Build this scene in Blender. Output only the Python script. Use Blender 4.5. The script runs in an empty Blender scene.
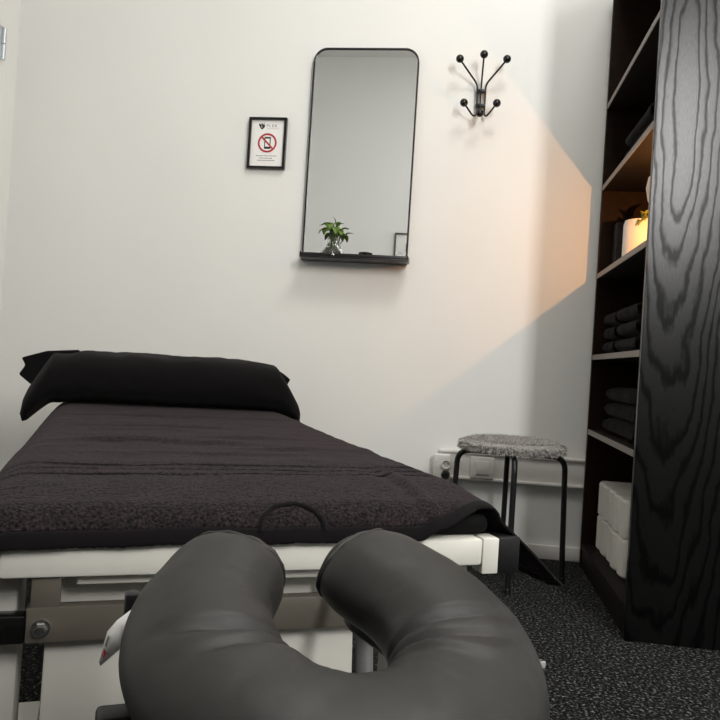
import bpy, bmesh, math, random
from math import sin, cos, pi, sqrt, radians, exp
from mathutils import Vector, Matrix, noise

sc = bpy.context.scene
COL = sc.collection
random.seed(7)

# ------------------------------------------------------------------ camera
cd = bpy.data.cameras.new('camera')
cam = bpy.data.objects.new('camera', cd)
COL.objects.link(cam)
R_ = Vector((.9893, .13215, .06182)); U_ = Vector((-.06071, -.01234, .99808)); F_ = Vector((-.13266, .99115, .00419))
m3 = Matrix((R_, U_, -F_)).transposed()
cam.matrix_world = Matrix.Translation((0, 0, .6996)) @ m3.to_4x4()
cd.sensor_width = 36; cd.lens = 36 * 751 / 720
cd.clip_start = .02
sc.camera = cam

# ------------------------------------------------------------------ world, lights, exposure
w = bpy.data.worlds.new('world'); sc.world = w; w.use_nodes = True
w.node_tree.nodes['Background'].inputs[0].default_value = (.8, .85, .9, 1)
w.node_tree.nodes['Background'].inputs[1].default_value = .05
sc.view_settings.view_transform = 'Standard'; sc.view_settings.look = 'None'
sc.view_settings.gamma = 1; sc.view_settings.use_curve_mapping = False
sc.view_settings.exposure = 0.0

def area(name, loc, rot, sx, sy, power, col, shape='RECTANGLE', spread=pi):
    l = bpy.data.lights.new(name, 'AREA'); l.shape = shape; l.size = sx; l.size_y = sy
    l.energy = power; l.color = col; l.spread = spread
    o = bpy.data.objects.new(name, l); o.location = loc; o.rotation_euler = rot; COL.objects.link(o)
    return o
WY = 2.942            # back wall
RY = -0.7             # rear wall
CZ = 3.4             # ceiling
area('window_daylight', (1.20, RY + .06, 2.15), (radians(90), 0, 0), .22, 1.1, 64, (1, .985, .96))
area('ceiling_lamp_light', (.44, 1.35, CZ - .09), (0, 0, 0), .95, .95, 33, (1, .97, .92), 'DISK')

# ------------------------------------------------------------------ materials
def newmat(name):
    m = bpy.data.materials.new(name); m.use_nodes = True
    nt = m.node_tree
    return m, nt, nt.nodes['Principled BSDF']
def N(nt, t, **k):
    n = nt.nodes.new(t)
    for a, b in k.items():
        if a.startswith('i_'):
            n.inputs[a[2:].replace('_', ' ')].default_value = b
        else: setattr(n, a, b)
    return n
def mat(name, col, rough=.5, metal=0, bump=0, bscale=200, var=0, vscale=30, sheen=0, spec=.5, coat=0, trans=0, ior=1.45, alpha=1, sheen_tint=None, bdist=.002):
    m, nt, b = newmat(name)
    b.inputs['Base Color'].default_value = (*col, 1)
    b.inputs['Roughness'].default_value = rough; b.inputs['Metallic'].default_value = metal
    b.inputs['Specular IOR Level'].default_value = spec
    b.inputs['Coat Weight'].default_value = coat
    b.inputs['Transmission Weight'].default_value = trans; b.inputs['IOR'].default_value = ior
    b.inputs['Sheen Weight'].default_value = sheen
    if sheen_tint: b.inputs['Sheen Tint'].default_value = (*sheen_tint, 1)
    tc = N(nt, 'ShaderNodeTexCoord')
    if var:
        n = N(nt, 'ShaderNodeTexNoise', i_Scale=vscale, i_Detail=4.0)
        nt.links.new(tc.outputs['Object'], n.inputs['Vector'])
        r = N(nt, 'ShaderNodeValToRGB')
        r.color_ramp.elements[0].position = .3; r.color_ramp.elements[1].position = .7
        r.color_ramp.elements[0].color = (*[c * (1 - var) for c in col], 1)
        r.color_ramp.elements[1].color = (*[min(1, c * (1 + var)) for c in col], 1)
        nt.links.new(n.outputs['Fac'], r.inputs['Fac']); nt.links.new(r.outputs['Color'], b.inputs['Base Color'])
    if bump:
        n = N(nt, 'ShaderNodeTexNoise', i_Scale=bscale, i_Detail=3.0)
        nt.links.new(tc.outputs['Object'], n.inputs['Vector'])
        bp = N(nt, 'ShaderNodeBump', i_Strength=bump, i_Distance=bdist)
        nt.links.new(n.outputs['Fac'], bp.inputs['Height']); nt.links.new(bp.outputs['Normal'], b.inputs['Normal'])
    return m
M = {}
M['wall'] = mat('wall_paint', (.785, .79, .765), .75, bump=.08, bscale=350, var=.01, vscale=3)
M['wall_grey'] = mat('grey_wall_paint', (.76, .76, .745), .75, bump=.08, bscale=350, var=.01, vscale=3)
m, nt, b = newmat('bounce_cut_wall_paint'); M['bounce_cut'] = m
tc = N(nt, 'ShaderNodeTexCoord'); sx = N(nt, 'ShaderNodeSeparateXYZ'); nt.links.new(tc.outputs['Object'], sx.inputs[0])
gt = N(nt, 'ShaderNodeMath', operation='GREATER_THAN'); gt.inputs[1].default_value = 1.25; nt.links.new(sx.outputs['Z'], gt.inputs[0])
cm_ = N(nt, 'ShaderNodeMix', data_type='RGBA'); cm_.inputs[6].default_value = (.035, .035, .036, 1); cm_.inputs[7].default_value = (.86, .86, .85, 1)  # unseen rear wall, dark low band added to cut bounce and reflections
nt.links.new(gt.outputs[0], cm_.inputs[0]); nt.links.new(cm_.outputs[2], b.inputs['Base Color']); b.inputs['Roughness'].default_value = .75
M['ceil'] = mat('ceiling_paint', (.82, .81, .79), .8, bump=.05)
M['trim'] = mat('white_trim', (.80, .785, .75), .4, var=.01)
M['plastic_white'] = mat('white_plastic', (.74, .73, .70), .35, var=.01)
M['white_metal'] = mat('white_powder_coat', (.78, .765, .70), .32, bump=.03, bscale=600)
M['shaded_white_metal'] = mat('shaded_white_powder_coat', (.56, .545, .50), .35, bump=.03, bscale=600)  # white coat greyed to carry the shade low on the table
M['shaded_taupe_metal'] = mat('shaded_taupe_powder_coat', (.115, .103, .083), .4, bump=.03, bscale=600)  # taupe coat darkened to hold the shade under the front rail
M['grey_metal'] = mat('grey_metal', (.35, .35, .35), .35, metal=.6, var=.04)
M['chrome'] = mat('chrome', (.75, .76, .77), .15, metal=1, var=.02)
M['black_metal'] = mat('black_metal', (.008, .008, .009), .38, var=.1)
M['black_plastic'] = mat('black_plastic', (.006, .006, .007), .5, bump=.05)
M['black_gloss'] = mat('black_gloss', (.005, .005, .005), .22, var=.1)
M['vinyl'] = mat('table_vinyl', (.006, .006, .006), .8, bump=.1, spec=.1)
M['hem'] = mat('towel_hem', (.0075, .006, .007), .9, bump=.5, bscale=500, sheen=.05, spec=.1, bdist=.0006)
M['pillow'] = mat('black_terry', (.006, .0055, .006), .95, bump=.7, bscale=300, sheen=.05, spec=.08)
M['charcoal'] = mat('charcoal_terry', (.0028, .0024, .0027), .95, bump=.8, bscale=350, sheen=.04, spec=.1, var=.15, vscale=120)
M['leaf'] = mat('leaf_green', (.085, .16, .02), .4, var=.5, vscale=60, spec=.5)
M['leaf_yellow'] = mat('leaf_yellow', (.30, .30, .04), .45, var=.3, vscale=60)
M['stem'] = mat('stem_green', (.10, .14, .05), .5, var=.2)
M['ceramic'] = mat('white_ceramic', (.85, .83, .78), .4, var=.01)
M['pink'] = mat('pale_pink_ceramic', (.85, .66, .55), .5, var=.02)
M['paper'] = mat('white_paper', (.84, .84, .82), .6, var=.005)
M['paper_pack'] = mat('white_paper_pack', (.87, .84, .79), .7, bump=.1, bscale=150, var=.02)
M['ink'] = mat('black_ink', (.02, .02, .02), .6, var=.1)
M['ink_grey'] = mat('grey_ink', (.22, .22, .22), .6, var=.05)
M['red'] = mat('red_ink', (.42, .035, .05), .6, var=.05)
M['hinge'] = mat('brushed_steel', (.55, .58, .60), .3, metal=.9, var=.05)
M['fur'] = mat('grey_faux_fur', (.36, .345, .325), .9, var=.35, vscale=160, sheen=.3, spec=.1)
M['fur2'] = mat('grey_fur_backing', (.26, .25, .24), .95, var=.2, vscale=60)
M['edge'] = mat('shelf_edge', (.22, .19, .17), .5, var=.05)
M['wax'] = mat('candle_wax', (.85, .74, .58), .5, var=.01)
M['art_blue'] = mat('art_blue', (.20, .26, .34), .7, var=.3, vscale=15)
M['art_tan'] = mat('art_tan', (.38, .27, .16), .7, var=.4, vscale=15)
M['water'] = mat('water', (1, 1, 1), 0, trans=1, ior=1.33, var=.001)
M['glass'] = mat('clear_glass', (.97, .99, .98), .02, trans=1, ior=1.45, var=.001)

m, nt, b = newmat('mirror_silver'); M['mirror'] = m
b.inputs['Base Color'].default_value = (.86, .88, .885, 1); b.inputs['Metallic'].default_value = 1
n = N(nt, 'ShaderNodeTexNoise', i_Scale=3.0); mr = N(nt, 'ShaderNodeMapRange'); mr.inputs['To Min'].default_value = .012; mr.inputs['To Max'].default_value = .02
nt.links.new(n.outputs['Fac'], mr.inputs['Value']); nt.links.new(mr.outputs['Result'], b.inputs['Roughness'])

def emit(name, col, s):
    m, nt, b = newmat(name)
    b.inputs['Base Color'].default_value = (*col, 1)
    b.inputs['Emission Color'].default_value = (*col, 1); b.inputs['Emission Strength'].default_value = s
    return m
M['flame'] = emit('candle_flame', (1, .55, .18), 30)
M['lamp_glow'] = emit('lamp_diffuser', (1, .95, .88), 2.0)
M['sky_pane'] = emit('window_pane', (.95, .97, 1), 1.0)

# leather of the cushion: smooth with faint grain
m, nt, b = newmat('black_leatherette'); M['leather'] = m
b.inputs['Base Color'].default_value = (.0135, .0131, .012, 1); b.inputs['Roughness'].default_value = .52
b.inputs['Specular IOR Level'].default_value = .45
tc = N(nt, 'ShaderNodeTexCoord')
v = N(nt, 'ShaderNodeTexVoronoi', i_Scale=700.0); n = N(nt, 'ShaderNodeTexNoise', i_Scale=14.0, i_Detail=2.0)
nt.links.new(tc.outputs['Object'], v.inputs['Vector']); nt.links.new(tc.outputs['Object'], n.inputs['Vector'])
b1 = N(nt, 'ShaderNodeBump', i_Strength=.06, i_Distance=.001); b2 = N(nt, 'ShaderNodeBump', i_Strength=.12, i_Distance=.01)
nt.links.new(v.outputs['Distance'], b1.inputs['Height']); nt.links.new(n.outputs['Fac'], b2.inputs['Height'])
nt.links.new(b2.outputs['Normal'], b1.inputs['Normal']); nt.links.new(b1.outputs['Normal'], b.inputs['Normal'])

# terry towel
m, nt, b = newmat('aubergine_terry'); M['towel'] = m
tc = N(nt, 'ShaderNodeTexCoord')
n1 = N(nt, 'ShaderNodeTexNoise', i_Scale=240.0, i_Detail=3.0, i_Roughness=.65)
n2 = N(nt, 'ShaderNodeTexNoise', i_Scale=16.0, i_Detail=4.0)
for n in (n1, n2): nt.links.new(tc.outputs['Object'], n.inputs['Vector'])
r = N(nt, 'ShaderNodeValToRGB')
r.color_ramp.elements[0].position = .38; r.color_ramp.elements[0].color = (.004, .0036, .0042, 1)
r.color_ramp.elements[1].position = .66; r.color_ramp.elements[1].color = (.044, .032, .0355, 1)
mx = N(nt, 'ShaderNodeMix', data_type='RGBA', blend_type='MULTIPLY')
mx.inputs[0].default_value = .5
r2 = N(nt, 'ShaderNodeValToRGB'); r2.color_ramp.elements[0].position = .3; r2.color_ramp.elements[0].color = (.55, .55, .55, 1); r2.color_ramp.elements[1].position = .7
nt.links.new(n1.outputs['Fac'], r.inputs['Fac']); nt.links.new(n2.outputs['Fac'], r2.inputs['Fac'])
nt.links.new(r.outputs['Color'], mx.inputs[6]); nt.links.new(r2.outputs['Color'], mx.inputs[7])
sy = N(nt, 'ShaderNodeSeparateXYZ'); nt.links.new(tc.outputs['Object'], sy.inputs[0])
n3 = N(nt, 'ShaderNodeTexNoise', i_Scale=5.0, i_Detail=2.0); nt.links.new(tc.outputs['Object'], n3.inputs['Vector'])
wob = N(nt, 'ShaderNodeMath', operation='MULTIPLY_ADD'); wob.inputs[1].default_value = .02; nt.links.new(n3.outputs['Fac'], wob.inputs[0]); nt.links.new(sy.outputs['Y'], wob.inputs[2])
last = None
for yc in (.215, .262, .300, .318):          # flat woven stripes without pile
    cp = N(nt, 'ShaderNodeMath', operation='COMPARE'); cp.inputs[1].default_value = yc; cp.inputs[2].default_value = .0055
    nt.links.new(wob.outputs[0], cp.inputs[0])
    if last is None: last = cp
    else:
        ad = N(nt, 'ShaderNodeMath', operation='ADD'); nt.links.new(last.outputs[0], ad.inputs[0]); nt.links.new(cp.outputs[0], ad.inputs[1]); last = ad
st = N(nt, 'ShaderNodeMix', data_type='RGBA'); st.inputs[7].default_value = (.006, .0045, .005, 1)
nt.links.new(last.outputs[0], st.inputs[0]); nt.links.new(mx.outputs[2], st.inputs[6]); nt.links.new(st.outputs[2], b.inputs['Base Color'])
b.inputs['Roughness'].default_value = .95; b.inputs['Specular IOR Level'].default_value = .08
b.inputs['Sheen Weight'].default_value = .06; b.inputs['Sheen Tint'].default_value = (.9, .8, .85, 1)
bp = N(nt, 'ShaderNodeBump', i_Strength=1.0, i_Distance=.004)
nt.links.new(n1.outputs['Fac'], bp.inputs['Height']); nt.links.new(bp.outputs['Normal'], b.inputs['Normal'])

# loop carpet, charcoal with pale flecks
m, nt, b = newmat('charcoal_carpet'); M['carpet'] = m
tc = N(nt, 'ShaderNodeTexCoord')
n1 = N(nt, 'ShaderNodeTexNoise', i_Scale=130.0, i_Detail=2.0, i_Roughness=.6)
v = N(nt, 'ShaderNodeTexVoronoi', i_Scale=190.0)
nt.links.new(tc.outputs['Object'], n1.inputs['Vector']); nt.links.new(tc.outputs['Object'], v.inputs['Vector'])
r = N(nt, 'ShaderNodeValToRGB')
r.color_ramp.elements[0].position = .48; r.color_ramp.elements[0].color = (.006, .0065, .0065, 1)
e = r.color_ramp.elements.new(.58); e.color = (.04, .042, .04, 1)
r.color_ramp.elements[-1].position = .70; r.color_ramp.elements[-1].color = (.24, .24, .225, 1)
nt.links.new(n1.outputs['Fac'], r.inputs['Fac']); nt.links.new(r.outputs['Color'], b.inputs['Base Color'])
b.inputs['Roughness'].default_value = .95; b.inputs['Specular IOR Level'].default_value = .1
bp = N(nt, 'ShaderNodeBump', i_Strength=1.0, i_Distance=.006)
nt.links.new(v.outputs['Distance'], bp.inputs['Height']); nt.links.new(bp.outputs['Normal'], b.inputs['Normal'])

# black stained ash veneer: cathedral figure in gloss and tone
def ash(name, x0=.075, z0=1.46):
    m, nt, b = newmat(name)
    tc = N(nt, 'ShaderNodeTexCoord')
    mp = N(nt, 'ShaderNodeMapping')
    mp.inputs['Location'].default_value = (-x0, 0, -z0 * .12); mp.inputs['Scale'].default_value = (1, .02, .12)
    nt.links.new(tc.outputs['Object'], mp.inputs['Vector'])
    mp2 = N(nt, 'ShaderNodeMapping'); mp2.inputs['Scale'].default_value = (11, 1, 3.2)
    nt.links.new(tc.outputs['Object'], mp2.inputs['Vector'])
    nz = N(nt, 'ShaderNodeTexNoise', i_Scale=1.0, i_Detail=3.0); nt.links.new(mp2.outputs['Vector'], nz.inputs['Vector'])
    sub = N(nt, 'ShaderNodeVectorMath', operation='SUBTRACT'); sub.inputs[1].default_value = (.5, .5, .5)
    nt.links.new(nz.outputs['Color'], sub.inputs[0])
    scl = N(nt, 'ShaderNodeVectorMath', operation='MULTIPLY'); scl.inputs[1].default_value = (.06, 0, .06)
    nt.links.new(sub.outputs[0], scl.inputs[0])
    mpf = N(nt, 'ShaderNodeMapping'); mpf.inputs['Scale'].default_value = (160, 1, 50)
    nt.links.new(tc.outputs['Object'], mpf.inputs['Vector'])
    nf = N(nt, 'ShaderNodeTexNoise', i_Scale=1.0, i_Detail=2.0); nt.links.new(mpf.outputs['Vector'], nf.inputs['Vector'])
    sf = N(nt, 'ShaderNodeVectorMath', operation='SUBTRACT'); sf.inputs[1].default_value = (.5, .5, .5); nt.links.new(nf.outputs['Color'], sf.inputs[0])
    sf2 = N(nt, 'ShaderNodeVectorMath', operation='MULTIPLY'); sf2.inputs[1].default_value = (.004, 0, .004); nt.links.new(sf.outputs[0], sf2.inputs[0])
    add = N(nt, 'ShaderNodeVectorMath', operation='ADD'); nt.links.new(mp.outputs['Vector'], add.inputs[0]); nt.links.new(scl.outputs[0], add.inputs[1])
    add2 = N(nt, 'ShaderNodeVectorMath', operation='ADD'); nt.links.new(add.outputs[0], add2.inputs[0]); nt.links.new(sf2.outputs[0], add2.inputs[1])
    ln = N(nt, 'ShaderNodeVectorMath', operation='LENGTH'); nt.links.new(add2.outputs[0], ln.inputs[0])
    mu = N(nt, 'ShaderNodeMath', operation='MULTIPLY'); mu.inputs[1].default_value = 52; mxm = N(nt, 'ShaderNodeMath', operation='MAXIMUM'); mxm.inputs[1].default_value = .0195
    nt.links.new(ln.outputs['Value'], mxm.inputs[0]); nt.links.new(mxm.outputs[0], mu.inputs[0])
    fr = N(nt, 'ShaderNodeMath', operation='FRACT'); nt.links.new(mu.outputs[0], fr.inputs[0])
    r = N(nt, 'ShaderNodeValToRGB')     # early-wood pores: narrow dark bands
    r.color_ramp.elements[0].position = .0; r.color_ramp.elements[0].color = (1, 1, 1, 1)
    r.color_ramp.elements[1].position = 1.; r.color_ramp.elements[1].color = (.9, .9, .9, 1)
    e = r.color_ramp.elements.new(.10); e.color = (1, 1, 1, 1)
    e = r.color_ramp.elements.new(.55); e.color = (.92, .92, .92, 1)
    e = r.color_ramp.elements.new(.74); e.color = (.1, .1, .1, 1)
    e = r.color_ramp.elements.new(.86); e.color = (.1, .1, .1, 1)
    nt.links.new(fr.outputs[0], r.inputs['Fac'])
    mpp = N(nt, 'ShaderNodeMapping'); mpp.inputs['Scale'].default_value = (700, 1, 55)
    nt.links.new(tc.outputs['Object'], mpp.inputs['Vector'])
    npz = N(nt, 'ShaderNodeTexNoise', i_Scale=1.0, i_Detail=1.0); nt.links.new(mpp.outputs['Vector'], npz.inputs['Vector'])
    pm = N(nt, 'ShaderNodeMapRange'); pm.inputs['From Min'].default_value = .35; pm.inputs['From Max'].default_value = .6
    pm.inputs['To Min'].default_value = .75; pm.inputs['To Max'].default_value = 1
    nt.links.new(npz.outputs['Fac'], pm.inputs['Value'])
    pr = N(nt, 'ShaderNodeMath', operation='MULTIPLY'); nt.links.new(r.outputs['Color'], pr.inputs[0]); nt.links.new(pm.outputs[0], pr.inputs[1])
    cmix = N(nt, 'ShaderNodeMix', data_type='RGBA'); cmix.inputs[6].default_value = (.0010, .0011, .0011, 1); cmix.inputs[7].default_value = (.0028, .003, .003, 1)
    nt.links.new(pr.outputs[0], cmix.inputs[0]); nt.links.new(cmix.outputs[2], b.inputs['Base Color'])
    sm = N(nt, 'ShaderNodeMapRange'); sm.inputs['To Min'].default_value = .12; sm.inputs['To Max'].default_value = .40
    nt.links.new(pr.outputs[0], sm.inputs['Value']); nt.links.new(sm.outputs[0], b.inputs['Specular IOR Level'])
    b.inputs['Roughness'].default_value = .31
    return m
M['ash'] = ash('black_ash_veneer')
M['wood_in'] = mat('black_brown_laminate', (.011, .0085, .007), .55, var=.2, vscale=40, spec=.12)
M['wood_candle_glow'] = mat('candle_glow_laminate', (.017, .0085, .005), .55, var=.25, vscale=40, spec=.12)  # black laminate browned, candle glow painted into the far side
M['wood_back'] = mat('black_back_board', (.012, .008, .006), .6, var=.2, vscale=40, spec=.15)

# ------------------------------------------------------------------ helpers
def link(name, bm, m, parent=None, sharp=35, smooth=True, mods=None):
    me = bpy.data.meshes.new(name)
    bmesh.ops.recalc_face_normals(bm, faces=bm.faces)
    bm.to_mesh(me); bm.free()
    o = bpy.data.objects.new(name, me); COL.objects.link(o)
    me.materials.append(M[m] if isinstance(m, str) else m)
    if smooth:
        me.shade_smooth(); me.set_sharp_from_angle(angle=radians(sharp))
    if parent: o.parent = parent
    return o
def tag(o, label, cat, group=None, kind=None):
    if label: o['label'] = label
    if cat: o['category'] = cat
    if group: o['group'] = group
    if kind: o['kind'] = kind
    return o
def thing(name, label, cat, loc=(0, 0, 0), rz=0, group=None):
    o = bpy.data.objects.new(name, None); o.empty_display_size = .05; COL.objects.link(o)
    o.location = loc; o.rotation_euler = (0, 0, rz)
    return tag(o, label, cat, group)
def copy_tree(o, parent=None):
    c = o.copy(); COL.objects.link(c)
    if parent: c.parent = parent
    for ch in list(o.children): copy_tree(ch, c)
    return c
def BM(): return bmesh.new()
def box(bm, x0, x1, y0, y1, z0, z1, bev=0, seg=2, mtx=None):
    r = bmesh.ops.create_cube(bm, size=1)
    vs = r['verts']
    for v in vs:
        v.co = Vector(((x0 + x1) / 2 + v.co.x * (x1 - x0), (y0 + y1) / 2 + v.co.y * (y1 - y0), (z0 + z1) / 2 + v.co.z * (z1 - z0)))
    if bev:
        es = list({e for v in vs for e in v.link_edges})
        r2 = bmesh.ops.bevel(bm, geom=es, offset=bev, segments=seg, affect='EDGES', profile=.5)
        vs = list({v for f in r2['faces'] for v in f.verts} | {v for v in vs if v.is_valid})
    if mtx is not None:
        for v in vs: v.co = mtx @ v.co
    return vs
def tube(bm, pts, r, n=12, cap=True):
    pts = [Vector(p) for p in pts]
    rs = r if isinstance(r, (list, tuple)) else [r] * len(pts)
    rings = []; up = None
    for i, p in enumerate(pts):
        t = (pts[min(i + 1, len(pts) - 1)] - pts[max(i - 1, 0)]).normalized()
        if up is None:
            up = Vector((0, 0, 1)) if abs(t.z) < .9 else Vector((1, 0, 0))
        a = (up - t * up.dot(t)).normalized(); up = a; b_ = t.cross(a)
        rings.append([bm.verts.new(p + (a * cos(2 * pi * k / n) + b_ * sin(2 * pi * k / n)) * rs[i]) for k in range(n)])
    for A, B_ in zip(rings, rings[1:]):
        for k in range(n): bm.faces.new((A[k], A[(k + 1) % n], B_[(k + 1) % n], B_[k]))
    if cap: bm.faces.new(rings[0][::-1]); bm.faces.new(rings[-1])
def arc_path(pts, rad, seg=6):
    """polyline with rounded corners"""
    pts = [Vector(p) for p in pts]; out = [pts[0]]
    for a, b_, c in zip(pts, pts[1:], pts[2:]):
        d1 = (a - b_).normalized(); d2 = (c - b_).normalized()
        r = min(rad, (a - b_).length * .49, (c - b_).length * .49)
        p, q = b_ + d1 * r, b_ + d2 * r
        for k in range(seg + 1):
            t = k / seg; out.append(p * (1 - t) ** 2 + b_ * 2 * t * (1 - t) + q * t * t)
    out.append(pts[-1]); return out
def lathe(bm, prof, n=32, c=(0, 0, 0)):
    rings = []
    for r, z in prof:
        if r < 1e-6: rings.append([bm.verts.new((c[0], c[1], c[2] + z))])
        else: rings.append([bm.verts.new((c[0] + r * cos(2 * pi * k / n), c[1] + r * sin(2 * pi * k / n), c[2] + z)) for k in range(n)])
    for A, B_ in zip(rings, rings[1:]):
        for k in range(n):
            k2 = (k + 1) % n
            if len(A) == 1 and len(B_) > 1: bm.faces.new((A[0], B_[k], B_[k2]))
            elif len(B_) == 1 and len(A) > 1: bm.faces.new((A[k], B_[0], A[k2]))
            elif len(A) > 1: bm.faces.new((A[k], B_[k], B_[k2], A[k2]))
def ball(bm, c, r, n=20): lathe(bm, [(r * sin(pi * k / 12), -r * cos(pi * k / 12)) for k in range(13)], n, c)
def grid(bm, f, nu, nv, wrapu=False):
    V = [[bm.verts.new(f(i, j)) for j in range(nv)] for i in range(nu)]
    for i in range(nu if wrapu else nu - 1):
        for j in range(nv - 1):
            bm.faces.new((V[i][j], V[(i + 1) % nu][j], V[(i + 1) % nu][j + 1], V[i][j + 1]))
    return V
def struct(name, bm, m, parent=None, **k):
    o = link(name, bm, m, parent, **k); o['kind'] = 'structure'; return o
def fbm(x, y, z=0, o=3): return noise.fractal(Vector((x, y, z)), .8, 2., o)

# ------------------------------------------------------------------ room shell
XL, XR = -1.934, 1.95
b = BM(); box(b, XL - .1, XR + .1, RY - .1, WY + .1, -.1, 0); struct('floor', b, 'carpet', smooth=False)
b = BM(); box(b, XL - .1, XR + .1, RY - .1, WY + .1, CZ, CZ + .1); struct('ceiling', b, 'ceil', smooth=False)
b = BM(); box(b, XL - .1, XR + .1, WY, WY + .1, 0, CZ); struct('wall_back', b, 'wall', smooth=False)
b = BM(); box(b, XL - .1, XL, RY, WY, 0, CZ); struct('wall_left', b, 'wall', smooth=False)
b = BM(); box(b, XR, XR + .1, RY, WY, 0, CZ); struct('wall_right', b, 'wall', smooth=False)
b = BM(); box(b, XL - .1, XR + .1, RY - .1, RY, 0, CZ); struct('wall_front', b, 'bounce_cut', smooth=False)
b = BM(); box(b, XL, XR, WY - .014, WY, 0, .052, .003); struct('baseboard_back', b, 'trim')
b = BM(); box(b, XL, XL + .014, RY, WY - .2, 0, .052, .003); struct('baseboard_left', b, 'trim')
# cable trunking along the back wall: channel with two raised lips
b = BM(); box(b, -.06, XR, WY - .018, WY, .283, .384, .002)
box(b, -.06, XR, WY - .028, WY - .010, .378, .390, .003); box(b, -.06, XR, WY - .028, WY - .010, .279, .290, .003)
struct('trim_1', b, 'trim')
# door casing beside the corner on the left wall
b = BM(); box(b, XL, XL + .018, 2.72, 2.80, 0, 2.1, .003); struct('trim_2', b, 'trim')
b = BM()
box(b, XL + .0181, XL + .026, 2.800 - .03, 2.800 - .002, 1.83, 1.966, .002)
tube(b, [(XL + .03, 2.803, 1.835), (XL + .03, 2.803, 1.895)], .008); tube(b, [(XL + .03, 2.803, 1.90), (XL + .03, 2.803, 1.962)], .008)
tag(link('door_hinge', b, 'hinge'), 'steel hinge knuckle at the left picture edge by the room corner', 'hinge')
# window in the wall behind, the source of the daylight
b = BM()
for x0, x1, z0, z1 in ((1.04, 1.08, 1.54, 2.76), (1.32, 1.36, 1.54, 2.76), (1.08, 1.32, 1.54, 1.58), (1.08, 1.32, 2.72, 2.76)):
    box(b, x0, x1, RY, RY + .03, z0, z1, .003)
wf = struct('window_1', b, 'trim')
b = BM(); box(b, 1.08, 1.32, RY + .001, RY + .01, 1.58, 2.72); struct('window_pane', b, 'sky_pane', wf, smooth=False)
# ceiling lamp
t = thing('ceiling_light', 'round white flush lamp on the ceiling above the bookcase front', 'lamp', (.44, 1.35, CZ))
b = BM(); lathe(b, [(0, 0), (.24, 0), (.24, -.05), (.225, -.055), (.22, -.04)], 48); link('lamp_body', b, 'plastic_white', t)
b = BM(); lathe(b, [(.22, -.045), (.2, -.062), (.12, -.07), (0, -.072)], 48); link('diffuser', b, 'lamp_glow', t)

# ------------------------------------------------------------------ treatment table
TA = radians(26)
tl = Vector((cos(TA), sin(TA), 0)); tn = Vector((-sin(TA), cos(TA), 0))
TO = Vector((-.258, 1.009, 0)) + tl * .016
HW = .345; TL = 1.83
T = thing('massage_table', 'white steel massage table standing on the carpet under the dark towels', 'massage table', TO, TA)
b = BM(); box(b, -HW, HW, .010, TL, .447, .479, .0155, 5); link('mattress', b, 'vinyl', T)
def tbar(name, m, *a, bev=.004, parent=T, label=None):
    b = BM(); box(b, *a, bev); o = link(name, b, m, parent)
    if label: o['label'] = label
    return o
tbar('front_rail', 'white_metal', -HW + .003, HW - .02, -.006, .035, .405, .446, bev=.006)
tbar('rail', 'white_metal', -HW + .003, -HW + .043, .036, TL, .411, .446)
tbar('rail', 'white_metal', HW - .043, HW - .003, .036, TL, .411, .446)
tbar('rail', 'white_metal', -HW + .044, HW - .044, TL - .04, TL, .411, .446)
tbar('end_plate', 'white_metal', HW - .019, HW + .008, -.004, .03, .392, .446, bev=.002)
tbar('corner_block', 'black_plastic', HW + .0085, HW + .046, -.002, .05, .392, .447, bev=.003)
tbar('corner_block', 'black_plastic', -HW - .03, -HW - .0005, .05, .09, .392, .447, bev=.003)
tbar('cross_rail', 'white_metal', -.30, .30, .05, .09, .350, .3995)
tbar('rail_lip', 'white_metal', -.25, .25, .012, .048, .391, .4015, bev=.002)
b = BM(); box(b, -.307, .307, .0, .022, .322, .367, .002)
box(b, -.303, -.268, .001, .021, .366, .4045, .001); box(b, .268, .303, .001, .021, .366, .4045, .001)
link('cross_plate', b, 'shaded_taupe_metal', T)
for s in (-1, 1):
    b = BM(); lathe(b, [(0, .014), (.006, .013), (.0085, .008), (.0085, 0)], 6)
    lathe(b, [(.0115, 0), (.0115, .003), (0, .003)], 20)
    for v in b.verts: v.co = Vector((v.co.x + s * .289, -v.co.z, v.co.y + .341))
    link('bolt', b, 'chrome', T)
tbar('side_bar', 'black_gloss', -.52, -.3075, .004, .03, .320, .356, bev=.003)
tbar('leg', 'shaded_white_metal', -.40, -.318, .05, .12, .03, .4105, bev=.006)
tbar('leg', 'white_metal', .22, .30, .09, .14, .03, .378, bev=.006)
tbar('leg', 'white_metal', -.24, -.17, 1.5, 1.57, .03, .41, bev=.006)
tbar('leg', 'white_metal', .10, .17, 1.5, 1.57, .03, .41, bev=.006)
# slanting sheet-metal cover of the lift, and its scissor arms
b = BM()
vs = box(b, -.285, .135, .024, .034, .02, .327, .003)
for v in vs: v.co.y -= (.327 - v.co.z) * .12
link('lift_cover', b, 'shaded_white_metal', T)
b = BM(); tube(b, [(.175, .10, .377), (.175, .04, .03)], .014); link('lift_arm', b, 'grey_metal', T)
tbar('base_rail', 'white_metal', -.40, -.31, -.05, .5, 0, .03)
tbar('base_rail', 'white_metal', -.24, -.17, .3, 1.7, 0, .03)
tbar('base_rail', 'white_metal', -.395, .295, .3005, .36, 0.0005, .0295)
tbar('base_rail', 'white_metal', .20, .30, -.05, .5, 0, .03)
tbar('base_rail', 'white_metal', .10, .17, .3, 1.7, 0, .03)
# hinge fittings seen left of the cross plate
b = BM(); tube(b, [(-.352, .02, .43), (-.352, .02, .375)], .005); link('gas_strut', b, 'chrome', T)

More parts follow.
